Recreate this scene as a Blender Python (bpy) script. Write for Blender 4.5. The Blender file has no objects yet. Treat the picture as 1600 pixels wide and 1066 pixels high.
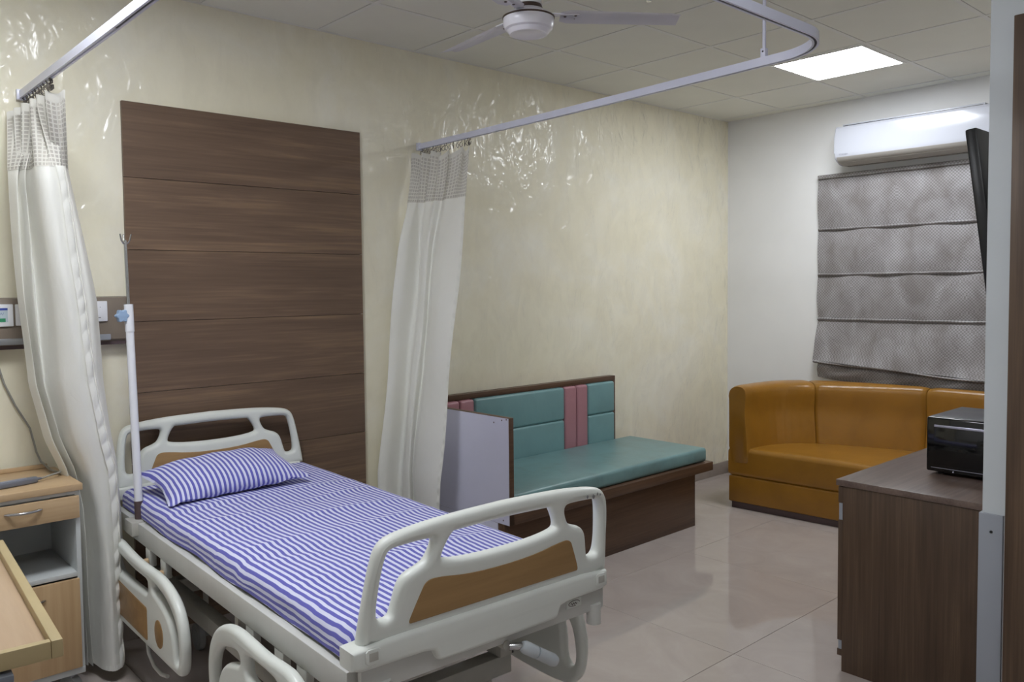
import bpy, bmesh, math, random
from mathutils import Vector, Matrix
random.seed(7)
scene = bpy.context.scene
COL = scene.collection

# ------------------------------------------------------------------ camera
cam_d = bpy.data.cameras.new('camera')
cam = bpy.data.objects.new('camera', cam_d); COL.objects.link(cam)
YAW, PIT, ROL = math.radians(42.096), math.radians(2.736), math.radians(-0.584)
fwd = Vector((math.sin(YAW)*math.cos(PIT), math.cos(YAW)*math.cos(PIT), -math.sin(PIT)))
rgt = Vector((math.cos(YAW), -math.sin(YAW), 0)); upv = rgt.cross(fwd)
r2 = rgt*math.cos(ROL) + upv*math.sin(ROL); u2 = upv*math.cos(ROL) - rgt*math.sin(ROL)
M = Matrix((r2, u2, -fwd)).transposed().to_4x4(); M.translation = Vector((-2.149, -3.840, 1.5615))
cam.matrix_world = M
cam_d.sensor_width = 36; cam_d.lens = 1285.4/1600*36
cam_d.shift_y = -23.56/1600
cam_d.clip_start = 0.02
scene.camera = cam

# ------------------------------------------------------------------ world, exposure
w = bpy.data.worlds.new('world'); scene.world = w; w.use_nodes = True
w.node_tree.nodes['Background'].inputs[0].default_value = (0.8, 0.87, 1, 1)
w.node_tree.nodes['Background'].inputs[1].default_value = 0.02
PANEL_MAIN, PANEL_BED, PANEL_FILL = 34.0, 42.0, 16.0        # ceiling panel luminances; the last is an added fill light
PANEL_COL = (0.92, 0.955, 1.0)
scene.view_settings.view_transform = 'Standard'
scene.view_settings.look = 'None'
scene.view_settings.exposure = 0.0
scene.view_settings.gamma = 1.0
scene.view_settings.use_curve_mapping = False

# ------------------------------------------------------------------ helpers: materials
def S(r, g, b):
    f = lambda c: (c/255/12.92) if c/255 <= 0.04045 else ((c/255+0.055)/1.055)**2.4
    return (f(r), f(g), f(b), 1)
class NT:
    def __init__(s, name):
        s.m = bpy.data.materials.new(name); s.m.use_nodes = True
        s.t = s.m.node_tree; s.b = s.t.nodes['Principled BSDF']
    def n(s, typ, **k):
        nd = s.t.nodes.new(typ)
        for a, v in k.items():
            if hasattr(nd, a): setattr(nd, a, v)
            else: nd.inputs[a.replace('_', ' ')].default_value = v
        return nd
    def l(s, a, b): s.t.links.new(a, b)
    def coord(s, kind='Object', scale=(1, 1, 1), rand=False):
        tc = s.n('ShaderNodeTexCoord'); mp = s.n('ShaderNodeMapping'); mp.inputs['Scale'].default_value = scale
        if rand:
            oi = s.n('ShaderNodeObjectInfo'); mu = s.n('ShaderNodeVectorMath', operation='ADD')
            ml = s.n('ShaderNodeMath', operation='MULTIPLY'); ml.inputs[1].default_value = 37.0
            s.l(oi.outputs['Random'], ml.inputs[0])
            s.l(tc.outputs[kind], mu.inputs[0]); s.l(ml.outputs[0], mu.inputs[1]); s.l(mu.outputs[0], mp.inputs['Vector'])
        else: s.l(tc.outputs[kind], mp.inputs['Vector'])
        return mp.outputs[0]
    def noise(s, vec, scale=5, detail=3, rough=0.5, dist=0):
        nd = s.n('ShaderNodeTexNoise'); nd.inputs['Scale'].default_value = scale; nd.inputs['Detail'].default_value = detail
        nd.inputs['Roughness'].default_value = rough; nd.inputs['Distortion'].default_value = dist
        if vec is not None: s.l(vec, nd.inputs['Vector'])
        return nd.outputs['Fac']
    def ramp(s, fac, stops):
        r = s.n('ShaderNodeValToRGB'); e = r.color_ramp.elements
        while len(e) < len(stops): e.new(0.5)
        for i, (p, c) in enumerate(stops):
            e[i].position = p; e[i].color = c if len(c) == 4 else (*c, 1)
        s.l(fac, r.inputs[0]); return r.outputs[0]
    def bump(s, h, strength=0.3, dist=0.01):
        b = s.n('ShaderNodeBump'); b.inputs['Strength'].default_value = strength; b.inputs['Distance'].default_value = dist
        s.l(h, b.inputs['Height']); s.l(b.outputs[0], s.b.inputs['Normal'])
    def base(s, rough=0.5, spec=0.5, metal=0, color=None, coat=0, sheen=0):
        i = s.b.inputs
        i['Roughness'].default_value = rough; i['Specular IOR Level'].default_value = spec; i['Metallic'].default_value = metal
        i['Coat Weight'].default_value = coat; i['Sheen Weight'].default_value = sheen
        if color: i['Base Color'].default_value = color
        return s
G3 = lambda v: (v, v, v, 1)
def plain(name, col, rough=0.5, spec=0.5, metal=0, var=0.06, scale=6, coat=0, bump=0):
    t = NT(name).base(rough, spec, metal, coat=coat)
    nz = t.noise(t.coord(), scale, 4)
    a = tuple(c*(1-var) for c in col[:3]); b = tuple(min(1, c*(1+var)) for c in col[:3])
    t.l(t.ramp(nz, [(0.3, a), (0.7, b)]), t.b.inputs['Base Color'])
    if bump: t.bump(t.noise(t.coord(), 260, 2), bump, 0.001)
    return t.m
def wood(name, dark, mid, light, axis='x', rough=0.4, fine=110, spec=0.4):
    t = NT(name).base(rough, spec)
    lo, hi = 0.9, 14
    sc = {'x': (lo, hi, hi), 'y': (hi, lo, hi), 'z': (hi, hi, lo)}[axis]
    sf = {'x': (2.5, fine, fine), 'y': (fine, 2.5, fine), 'z': (fine, fine, 2.5)}[axis]
    a = t.noise(t.coord('Object', sc, True), 1, 5, 0.6, 0.6); b = t.noise(t.coord('Object', sf, True), 1, 3, 0.6)
    mx = t.n('ShaderNodeMix'); mx.inputs[0].default_value = 0.4; t.l(a, mx.inputs[2]); t.l(b, mx.inputs[3])
    t.l(t.ramp(mx.outputs[0], [(0.34, dark), (0.5, mid), (0.68, light)]), t.b.inputs['Base Color'])
    t.bump(b, 0.05, 0.001)
    return t.m

MT = {}
# pearly plaster paint of the bed wall: mottled cream, patchy gloss, trowel strokes
t = NT('cream_plaster').base(0.5, 0.3)
c1 = t.coord('Object', (1, 1, 1)); c2 = t.coord('Object', (1.6, 1, 0.8))
t.l(t.ramp(t.noise(c1, 1.6, 6, 0.62, 0.8), [(0.25, S(232, 225, 198)), (0.5, S(238, 232, 209)), (0.78, S(243, 240, 226))]), t.b.inputs['Base Color'])
patch = t.noise(c2, 4.0, 6, 0.62, 1.0)
t.l(t.ramp(patch, [(0.40, G3(0.0)), (0.58, G3(1.0))]), t.b.inputs['Coat Weight'])
t.b.inputs['Coat Roughness'].default_value = 0.19
st = t.noise(t.coord('Object', (13, 1, 7)), 1, 2.2, 0.55, 0.9)
bp = t.n('ShaderNodeBump'); bp.inputs['Strength'].default_value = 0.75; bp.inputs['Distance'].default_value = 0.03
t.l(st, bp.inputs['Height']); t.l(bp.outputs[0], t.b.inputs['Coat Normal'])
MT['plaster'] = t.m
MT['white_paint'] = plain('white_paint', S(238, 238, 238), 0.55, 0.3, var=0.02, scale=3)
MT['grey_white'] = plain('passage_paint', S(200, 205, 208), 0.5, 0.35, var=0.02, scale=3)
MT['ceil'] = plain('ceiling_board', S(234, 233, 224), 0.9, 0.1, var=0.015, scale=4, bump=0.2)
MT['tbar'] = plain('ceiling_bar_white', S(232, 231, 226), 0.6, 0.3, var=0.01)
MT['dark_void'] = plain('plenum_dark', S(40, 38, 36), 0.9, 0.1)
# polished vitrified floor tile
t = NT('polished_tile').base(0.10, 0.5)
nz = t.noise(t.coord('Object', (1, 1, 1), True), 3.0, 7, 0.65, 1.0)
t.l(t.ramp(nz, [(0.3, S(172, 161, 155)), (0.55, S(180, 169, 163)), (0.75, S(186, 176, 170))]), t.b.inputs['Base Color'])
t.l(t.ramp(t.noise(t.coord('Object', (1, 1, 1), True), 5, 4), [(0.35, G3(0.03)), (0.7, G3(0.08))]), t.b.inputs['Roughness'])
MT['tile'] = t.m
MT['grout'] = plain('grout', S(95, 86, 80), 0.9, 0.1)
MT['skirt'] = plain('skirting_tile', S(166, 155, 146), 0.25, 0.5, var=0.08, scale=7)
WD, WM, WL = S(100, 81, 67), S(112, 91, 75), S(138, 113, 90)
MT['walnut_x'] = wood('walnut_laminate_horizontal', WD, WM, WL, 'x', 0.42)
MT['walnut_z'] = wood('walnut_laminate_vertical', S(70, 54, 42), S(84, 66, 52), S(106, 85, 66), 'z', 0.42)
MT['walnut_top'] = wood('walnut_laminate_top', S(92, 76, 70), S(108, 92, 84), S(124, 106, 96), 'x', 0.28)
MT['bench_wood'] = wood('dark_brown_laminate', S(74, 54, 41), S(90, 67, 51), S(106, 80, 62), 'x', 0.4)
MT['beech'] = wood('beech_laminate', S(182, 153, 117), S(191, 163, 127), S(200, 173, 138), 'x', 0.4, 60)
MT['beech_z'] = wood('beech_laminate_vertical', S(176, 146, 108), S(186, 156, 118), S(195, 166, 128), 'z', 0.4, 60)
MT['inlay'] = wood('teak_inlay', S(146, 114, 74), S(156, 123, 81), S(168, 134, 90), 'x', 0.45, 40)
MT['tabletop'] = wood('pale_table_laminate', S(178, 152, 124), S(187, 162, 134), S(196, 171, 143), 'y', 0.35, 40)
MT['tablerim'] = plain('cream_table_rim', S(180, 162, 122), 0.45, 0.4)
MT['abs'] = plain('ivory_abs_plastic', S(224, 227, 221), 0.33, 0.45, var=0.02)
MT['bedmetal'] = plain('ivory_powder_coat', S(205, 205, 200), 0.4, 0.45, var=0.04, scale=9)
MT['basemetal'] = plain('grey_ivory_powder_coat', S(180, 178, 170), 0.5, 0.4, var=0.08, scale=9)
MT['chrome'] = plain('brushed_steel', S(190, 190, 190), 0.25, 0.5, 1.0, var=0.02)
MT['steel_grey'] = plain('grey_aluminium', S(168, 170, 176), 0.35, 0.5, 0.8, var=0.03)
MT['track'] = plain('powder_coated_aluminium', S(222, 224, 242), 0.28, 0.5, 0.0, var=0.02)
MT['track_dark'] = plain('track_slot', S(70, 70, 78), 0.6)
MT['black'] = plain('black_plastic', S(18, 18, 20), 0.35, 0.5)
MT['black_gloss'] = plain('black_gloss', S(8, 8, 10), 0.08, 0.6)
MT['microtop'] = plain('charcoal_metal', S(62, 62, 68), 0.35, 0.5)
MT['silver'] = plain('silver_trim', S(205, 205, 225), 0.25, 0.5, 0.6)
MT['grey_rubber'] = plain('grey_rubber', S(146, 147, 147), 0.6, 0.3)
MT['white_plastic'] = plain('white_plastic', S(232, 233, 238), 0.3, 0.5, var=0.01)
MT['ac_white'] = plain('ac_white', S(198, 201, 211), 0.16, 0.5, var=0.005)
MT['ac_under_shaded'] = plain('ac_underside_shaded', S(168, 164, 158), 0.5, 0.4)  # greyer than the body: the underside's shade is put into the colour
MT['locker_white'] = plain('locker_grey_white', S(196, 200, 200), 0.4, 0.4, var=0.03)
MT['laminate_white'] = plain('lavender_white_laminate', S(206, 206, 226), 0.3, 0.45, var=0.02)
MT['trunk'] = plain('taupe_trunking', S(122, 110, 98), 0.45, 0.4, var=0.03)
MT['trunk_top'] = plain('taupe_trunking_top', S(138, 126, 120), 0.45, 0.4)
MT['fan_white'] = plain('fan_white', S(240, 238, 246), 0.25, 0.5, var=0.015)
MT['fan_ring'] = plain('fan_bronze_ring', S(88, 74, 66), 0.4, 0.5, 0.5)
MT['blue_knob'] = plain('pale_blue_plastic', S(150, 175, 205), 0.4)
MT['crank_grip'] = plain('grip_pale_grey', S(196, 203, 208), 0.4)
MT['rust'] = plain('worn_brown_metal', S(82, 66, 66), 0.6)
MT['guard'] = plain('grey_corner_guard', S(150, 154, 162), 0.45, 0.4, var=0.02)
MT['cable'] = plain('grey_cable', S(150, 148, 140), 0.5)
MT['handset'] = plain('slate_grey_plastic', S(112, 116, 126), 0.45)
MT['scr_blue'] = plain('screen_blue', S(58, 80, 160), 0.3)
MT['scr_pale'] = plain('screen_pale', S(190, 205, 214), 0.3)
MT['scr_green'] = plain('screen_green', S(52, 140, 100), 0.3)
MT['print_grey'] = plain('print_grey', S(150, 152, 165), 0.5)
def leather(name, col, rough, var=0.12, stain=None):
    t = NT(name).base(rough, 0.5)
    a = tuple(c*(1-var) for c in col[:3]); b = tuple(c*(1+var*0.6) for c in col[:3])
    nz = t.noise(t.coord('Object', (1, 1, 1), True), 5, 6, 0.6, 0.5)
    stops = [(0.3, a), (0.6, b)] if not stain else [(0.3, stain), (0.46, a), (0.62, b)]
    t.l(t.ramp(nz, stops), t.b.inputs['Base Color'])
    fine = t.noise(t.coord('Object'), 320, 2); big = t.noise(t.coord('Object', (1, 1, 0.45)), 22, 3, 0.5, 0.6)
    mx = t.n('ShaderNodeMix'); mx.inputs[0].default_value = 0.25; t.l(big, mx.inputs[2]); t.l(fine, mx.inputs[3])
    t.bump(mx.outputs[0], 0.22, 0.006)
    return t.m
MT['ochre'] = leather('ochre_leatherette', S(150, 105, 34), 0.31)
MT['teal'] = leather('teal_leatherette', S(118, 155, 157), 0.36, 0.06)
MT['teal_seat'] = leather('teal_leatherette_worn', S(115, 150, 151), 0.34, 0.07, S(106, 133, 130))
MT['pink'] = leather('rose_leatherette', S(172, 122, 130), 0.42, 0.06)
# curtain cloth: satin with a little translucency
t = NT('curtain_satin').base(0.42, 0.4, sheen=0.2)
t.l(t.ramp(t.noise(t.coord(), 3, 4), [(0.3, S(244, 244, 238)), (0.7, S(249, 249, 245))]), t.b.inputs['Base Color'])
t.bump(t.noise(t.coord('Object', (1, 1, 0.5)), 16, 4, 0.55, 0.8), 0.25, 0.012)
tr = t.n('ShaderNodeBsdfTranslucent'); tr.inputs[0].default_value = S(250, 248, 238); mixs = t.n('ShaderNodeMixShader'); mixs.inputs[0].default_value = 0.22
out = t.t.nodes['Material Output']; t.l(t.b.outputs[0], mixs.inputs[1]); t.l(tr.outputs[0], mixs.inputs[2]); t.l(mixs.outputs[0], out.inputs[0])
MT['curtain'] = t.m
MT['hook'] = plain('dull_hook_wire', S(120, 114, 108), 0.45, 0.5, 0.6)
MT['net'] = plain('curtain_net', S(226, 224, 216), 0.7, 0.2, var=0.02)
# fine see-through voile between the net's strands
t = NT('curtain_voile').base(0.8, 0.1, color=S(216, 211, 203))
t.b.inputs['Alpha'].default_value = 0.72
MT['voile'] = t.m
# striped bed linen driven by the sheet's own UV (metres)
def stripes(name, period, warp, along):
    t = NT(name).base(0.8, 0.2, sheen=0.1)
    uv = t.n('ShaderNodeUVMap'); uv.uv_map = 'UVMap'
    sp = t.n('ShaderNodeSeparateXYZ'); t.l(uv.outputs[0], sp.inputs[0])
    a = sp.outputs[0]
    mp = t.n('ShaderNodeMapping'); mp.inputs['Scale'].default_value = (1.4, 7.0, 1); t.l(uv.outputs[0], mp.inputs['Vector'])
    nz = t.noise(mp.outputs[0], 1.0, 2, 0.5, 0.5)
    ml = t.n('ShaderNodeMath', operation='MULTIPLY_ADD'); ml.inputs[1].default_value = warp; t.l(nz, ml.inputs[0]); t.l(a, ml.inputs[2])
    dv = t.n('ShaderNodeMath', operation='DIVIDE'); dv.inputs[1].default_value = period; t.l(ml.outputs[0], dv.inputs[0])
    fr = t.n('ShaderNodeMath', operation='FRACT'); t.l(dv.outputs[0], fr.inputs[0])
    t.l(t.ramp(fr.outputs[0], [(0.0, S(102, 101, 182)), (0.47, S(102, 101, 182)), (0.53, S(216, 218, 240)), (0.97, S(216, 218, 240)), (1.0, S(102, 101, 182))]), t.b.inputs['Base Color'])
    t.bump(t.noise(uv.outputs[0], 900, 1), 0.1, 0.0005)
    return t.m
MT['sheet'] = stripes('striped_sheet', 0.022, 0.016, 1)
MT['pillowcase'] = stripes('striped_pillowcase', 0.022, 0.012, 1)
# woven silver-grey blind: diagonal diamond weave with soft silvery clouds
t = NT('silver_weave').base(0.45, 0.5, sheen=0.3)
rot = t.n('ShaderNodeMapping'); tc = t.n('ShaderNodeTexCoord'); rot.inputs['Rotation'].default_value = (0, 0, 0); rot.inputs['Scale'].default_value = (1, 1, 1)
t.l(tc.outputs['Object'], rot.inputs['Vector'])
ch = t.n('ShaderNodeTexChecker'); ch.inputs['Scale'].default_value = 92; t.l(rot.outputs[0], ch.inputs['Vector'])
cl = t.noise(t.coord('Object', (1, 3.2, 2.4)), 2.0, 3, 0.5, 0.4)
ca = t.ramp(cl, [(0.35, S(116, 111, 110)), (0.72, S(140, 137, 138))]); cb = t.ramp(cl, [(0.32, S(138, 133, 132)), (0.75, S(182, 180, 184))])
mx = t.n('ShaderNodeMix', data_type='RGBA'); t.l(ch.outputs['Fac'], mx.inputs[0]); t.l(ca, mx.inputs[6]); t.l(cb, mx.inputs[7])
t.l(mx.outputs[2], t.b.inputs['Base Color'])
t.bump(ch.outputs['Fac'], 0.1, 0.001)
MT['blind'] = t.m
MT['blind_rib'] = plain('blind_piping', S(92, 86, 84), 0.6, 0.2)
def emit(name, strength):
    t = NT(name); e = t.n('ShaderNodeEmission'); e.inputs[0].default_value = (*PANEL_COL, 1); e.inputs[1].default_value = strength
    t.l(e.outputs[0], t.t.nodes['Material Output'].inputs[0]); return t.m

# ------------------------------------------------------------------ helpers: meshes
def finish(bm, name, ang=40, smooth=True):
    bmesh.ops.recalc_face_normals(bm, faces=bm.faces)
    me = bpy.data.meshes.new(name); bm.to_mesh(me); bm.free()
    if smooth:
        for p in me.polygons: p.use_smooth = True
        me.set_sharp_from_angle(angle=math.radians(ang))
    return me
def obj(name, me, mat, parent=None, loc=(0, 0, 0), rot=(0, 0, 0)):
    o = bpy.data.objects.new(name, me); COL.objects.link(o)
    if mat:
        if len(me.materials) == 0: me.materials.append(MT[mat] if isinstance(mat, str) else mat)
    o.location = loc; o.rotation_euler = rot
    if parent: o.parent = parent
    return o
def thing(name, label, cat, loc=(0, 0, 0), rz=0, group=None):
    o = bpy.data.objects.new(name, None); COL.objects.link(o); o.empty_display_size = 0.1
    o.location = loc; o.rotation_euler = (0, 0, rz); return tag(o, label, cat, group)
def tag(o, label, cat, group=None):
    o['label'] = label; o['category'] = cat
    if group: o['group'] = group
    return o
def struct(o): o['kind'] = 'structure'; return o
def bx(x0, x1, y0, y1, z0, z1, bev=0.0, seg=2, name='box'):
    """box between bounds, bevelled"""
    bm = bmesh.new(); bmesh.ops.create_cube(bm, size=1)
    for v in bm.verts:
        v.co = Vector((x0+(v.co.x+.5)*(x1-x0), y0+(v.co.y+.5)*(y1-y0), z0+(v.co.z+.5)*(z1-z0)))
    if bev > 0: bmesh.ops.bevel(bm, geom=bm.edges[:], offset=bev, segments=seg, profile=0.5, affect='EDGES')
    return finish(bm, name)
def chaikin(pts, n=2, q=0.25):
    for _ in range(n):
        o = []
        for i in range(len(pts)):
            a = Vector(pts[i]); b = Vector(pts[(i+1) % len(pts)])
            o += [a*(1-q)+b*q, a*q+b*(1-q)]
        pts = o
    return [tuple(p) for p in pts]
PLANES = {'xz': Matrix(((1, 0, 0), (0, 0, 1), (0, 1, 0))), 'yz': Matrix(((0, 0, 1), (1, 0, 0), (0, 1, 0))), 'xy': Matrix.Identity(3)}
def plate(loops, t, bev, plane='xz', at=0.0, res=2, name='plate'):
    """2D loops (first outer, others holes) to a rounded solid plate centred on `at` along the plane normal"""
    cu = bpy.data.curves.new('tmp', 'CURVE'); cu.dimensions = '2D'; cu.fill_mode = 'BOTH'
    cu.extrude = max(t/2-bev, 0); cu.bevel_depth = bev; cu.bevel_resolution = res; cu.offset = -bev
    for lp in loops:
        sp = cu.splines.new('POLY'); sp.points.add(len(lp)-1)
        for p, q in zip(sp.points, lp): p.co = (q[0], q[1], 0, 1)
        sp.use_cyclic_u = True
    ob = bpy.data.objects.new('tmp', cu); COL.objects.link(ob)
    dg = bpy.context.evaluated_depsgraph_get(); me = bpy.data.meshes.new_from_object(ob.evaluated_get(dg))
    bpy.data.objects.remove(ob); bpy.data.curves.remove(cu)
    bm = bmesh.new(); bm.from_mesh(me); bpy.data.meshes.remove(me)
    bmesh.ops.remove_doubles(bm, verts=bm.verts, dist=1e-5)
    P = PLANES[plane]; off = P @ Vector((0, 0, at))
    for v in bm.verts: v.co = P @ v.co + off
    return finish(bm, name, 35)
def frames(path):
    P = [Vector(p) for p in path]; T = []
    for i in range(len(P)):
        T.append((P[min(i+1, len(P)-1)]-P[max(i-1, 0)]).normalized())
    return P, T
def tube(path, rad, seg=10, name='tube', cap=True):
    P, T = frames(path); bm = bmesh.new(); rings = []
    ref = Vector((0, 0, 1)) if abs(T[0].z) < 0.9 else Vector((1, 0, 0))
    for i, (p, tg) in enumerate(zip(P, T)):
        n = (ref - tg*ref.dot(tg)).normalized(); b = tg.cross(n); ref = n
        r = rad[i] if isinstance(rad, (list, tuple)) else rad
        rings.append([bm.verts.new(p+(n*math.cos(2*math.pi*k/seg)+b*math.sin(2*math.pi*k/seg))*r) for k in range(seg)])
    for a, b in zip(rings, rings[1:]):
        for k in range(seg): bm.faces.new((a[k], a[(k+1) % seg], b[(k+1) % seg], b[k]))
    if cap: bm.faces.new(rings[0]); bm.faces.new(rings[-1])
    return finish(bm, name, 50)
def lathe(prof, seg=32, name='lathe'):
    bm = bmesh.new(); rings = []
    for r, z in prof:
        rings.append([bm.verts.new((r*math.cos(2*math.pi*k/seg), r*math.sin(2*math.pi*k/seg), z)) for k in range(seg)] if r > 1e-5 else [bm.verts.new((0, 0, z))])
    for a, b in zip(rings, rings[1:]):
        for k in range(seg):
            k2 = (k+1) % seg
            if len(a) == 1 and len(b) == 1: continue
            if len(a) == 1: bm.faces.new((a[0], b[k], b[k2]))
            elif len(b) == 1: bm.faces.new((a[k], a[k2], b[0]))
            else: bm.faces.new((a[k], a[k2], b[k2], b[k]))
    return finish(bm, name, 35)
def sweep(path, prof, name='sweep', closed_prof=True):
    """sweep a profile (side, up) along a horizontal path"""
    P, T = frames(path); bm = bmesh.new(); rings = []
    for p, tg in zip(P, T):
        sd = Vector((tg.y, -tg.x, 0)).normalized()
        rings.append([bm.verts.new(p+sd*a+Vector((0, 0, b))) for a, b in prof])
    n = len(prof)
    for a, b in zip(rings, rings[1:]):
        for k in range(n if closed_prof else n-1):
            bm.faces.new((a[k], a[(k+1) % n], b[(k+1) % n], b[k]))
    if closed_prof: bm.faces.new(rings[0]); bm.faces.new(rings[-1])
    return finish(bm, name, 30)
def prism(prof, a0, a1, axis='y', bev=0.0, name='prism'):
    """profile polygon extruded along an axis; axis y: prof=(x,z), x: prof=(y,z)"""
    bm = bmesh.new(); R = []
    for a in (a0, a1):
        R.append([bm.verts.new((p[0], a, p[1]) if axis == 'y' else (a, p[0], p[1])) for p in prof])
    n = len(prof)
    for k in range(n): bm.faces.new((R[0][k], R[0][(k+1) % n], R[1][(k+1) % n], R[1][k]))
    bm.faces.new(R[0]); bm.faces.new(R[1])
    if bev:
        ed = [e for f in bm.faces if len(f.verts) == n for e in f.edges]
        bmesh.ops.bevel(bm, geom=list(set(ed)), offset=bev, segments=3, profile=0.5, affect='EDGES')
    return finish(bm, name, 30)
def grid(fn, nu, nv, name='grid', uv=None, thick=0.0):
    """surface from fn(u,v) over nu x nv quads"""
    bm = bmesh.new(); V = [[bm.verts.new(fn(i/nu, j/nv)) for i in range(nu+1)] for j in range(nv+1)]
    lay = bm.loops.layers.uv.new('UVMap') if uv else None
    for j in range(nv):
        for i in range(nu):
            f = bm.faces.new((V[j][i], V[j][i+1], V[j+1][i+1], V[j+1][i]))
            if uv:
                for lo, (a, b) in zip(f.loops, ((i, j), (i+1, j), (i+1, j+1), (i, j+1))): lo[lay].uv = uv(a/nu, b/nv)
    return finish(bm, name, 60)
def dup(root, loc, rz=None, label=None):
    r = root.copy(); COL.objects.link(r); r.location = loc
    if rz is not None: r.rotation_euler = (0, 0, rz)
    if label: r['label'] = label
    for ch in list(root.children):
        c = ch.copy(); COL.objects.link(c); c.parent = r
        for g in ch.children:
            d = g.copy(); COL.objects.link(d); d.parent = c
    return r
def lerp(a, b, t): return a+(b-a)*t
def interp(tab, z):
    """piecewise smooth table lookup: tab = [(z, val...)] sorted by descending z"""
    if z >= tab[0][0]: return tab[0][1:]
    for a, b in zip(tab, tab[1:]):
        if z >= b[0]:
            k = (a[0]-z)/(a[0]-b[0]); return tuple(lerp(p, q, k) for p, q in zip(a[1:], b[1:]))
    return tab[-1][1:]

# ------------------------------------------------------------------ the room
ZC, X1 = 2.884, 3.718
XL, YR = -3.4, -5.2
PX, PY = 0.635, -2.94            # corner of the bathroom block on the right
struct(obj('wall_back', bx(XL-.1, X1+.1, 0, .1, -.05, ZC+.25), 'plaster'))
struct(obj('wall_right', bx(X1, X1+.1, PY-.1, 0, -.05, ZC+.25), 'white_paint'))
struct(obj('wall_left', bx(XL-.1, XL, YR-.1, 0, -.05, ZC+.25), 'white_paint'))
struct(obj('wall_rear', bx(XL, PX+.1, YR-.1, YR, -.05, ZC+.25), 'white_paint'))
struct(obj('wall_front', bx(PX, X1, PY-.1, PY, -.05, ZC+.25, 0), 'white_paint'))
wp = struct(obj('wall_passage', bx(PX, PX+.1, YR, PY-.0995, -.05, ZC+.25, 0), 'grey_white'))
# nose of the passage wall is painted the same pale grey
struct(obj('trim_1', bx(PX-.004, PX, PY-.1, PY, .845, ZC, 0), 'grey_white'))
gd = struct(obj('trim_2', bx(PX-.012, PX+.02, PY-.06, PY+.008, 0, .845, .002), 'guard'))
obj('screw', lathe([(0, .004), (.004, .003), (.0045, 0)], 10), 'black', gd, (PX-.012, PY-.028, .79), (0, -math.pi/2, 0))
# wooden door frame and door leaf beyond the corner
fr = struct(obj('trim_3', bx(PX-.03, PX+.02, PY-.17, PY-.07, 0, 2.345, .003), 'walnut_z'))
dr = struct(obj('door_1', bx(PX-.02, PX+.01, PY-1.05, PY-.172, .005, 2.30, .003), 'walnut_z'))
obj('door_handle', tube([(PX-.02, PY-.98, 1.0), (PX-.06, PY-.98, 1.0), (PX-.06, PY-.86, 1.0)], .008), 'chrome', dr)

# floor: slab + polished tiles
fl = struct(obj('floor', bx(XL, X1, YR, 0, -.06, -.0025), 'grout'))
TX, TY = 0.96, 0.93
xs = [0.822+TX*k for k in range(-5, 5)]; ys = [-1.0-TY*k for k in range(-2, 6)]
ex = sorted(set([XL]+[x for x in xs if XL+.05 < x < X1-.05]+[X1])); ey = sorted(set([YR]+[y for y in ys if YR+.05 < y < -.05]+[0.0]))
tile_cache = {}
for a, b in zip(ex, ex[1:]):
    for c, d in zip(ey, ey[1:]):
        key = (round(b-a, 3), round(d-c, 3))
        if key not in tile_cache:
            h, k = (b-a)/2-.0009, (d-c)/2-.0009
            tile_cache[key] = bx(-h, h, -k, k, -.008, 0, .0006, 1)
        obj('floor_tile', tile_cache[key], 'tile', fl, ((a+b)/2, (c+d)/2, 0))
# skirting
struct(obj('baseboard_back', bx(XL, X1, -.012, 0, 0, .10, .001), 'skirt'))
struct(obj('baseboard_right', bx(X1-.012, X1, PY, -.012, 0, .10, .001), 'skirt'))

# suspended ceiling: slab, bars, boards; each board rests in its cell
ce = struct(obj('ceiling', bx(XL, X1, YR, 0, ZC+.08, ZC+.2), 'dark_void'))
A0 = -0.5336
gx = [0.6*i for i in range(-6, 7) if XL+.02 < 0.6*i < X1-.02]; gy = [A0-0.6*j for j in range(-1, 9) if YR+.02 < A0-0.6*j < -.02]
for x in gx: obj('ceiling_bar', bx(x-.012, x+.012, YR, 0, ZC-.001, ZC+.03), 'tbar', ce)
for y in gy: obj('ceiling_bar', bx(XL, X1, y-.012, y+.012, ZC-.0004, ZC+.028), 'tbar', ce)
obj('wall_angle', bx(XL, X1, -.02, 0, ZC-.0007, ZC+.02), 'tbar', ce)
obj('wall_angle', bx(X1-.02, X1, PY, -.02, ZC-.0007, ZC+.02), 'tbar', ce)
LIGHTS = {(4, 1): PANEL_MAIN, (-3, 1): PANEL_BED, (-2, 4): PANEL_FILL}   # cell index (i, j): x from .6i, y from A0-.6j
cx = [XL]+gx+[X1]; cy = sorted([YR]+gy+[0.0])
tc_cache = {}
light_cells = [(0.6*i, A0-0.6*(j+1)) for (i, j) in LIGHTS]
for a, b in zip(cx, cx[1:]):
    for c, d in zip(cy, cy[1:]):
        if any(abs(a-p) < .02 and abs(c-q) < .02 for p, q in light_cells): continue
        key = (round(b-a, 3), round(d-c, 3))
        if key not in tc_cache:
            h, k = (b-a)/2, (d-c)/2
            # the board hangs a hair proud of the bars on three sides with a shadow gap on the others
            tc_cache[key] = bx(-h+.0125, h-.0155, -k+.0125, k-.0155, 0, .012)
        obj('ceiling_board', tc_cache[key], 'ceil', ce, ((a+b)/2, (c+d)/2, ZC+.0006))

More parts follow.
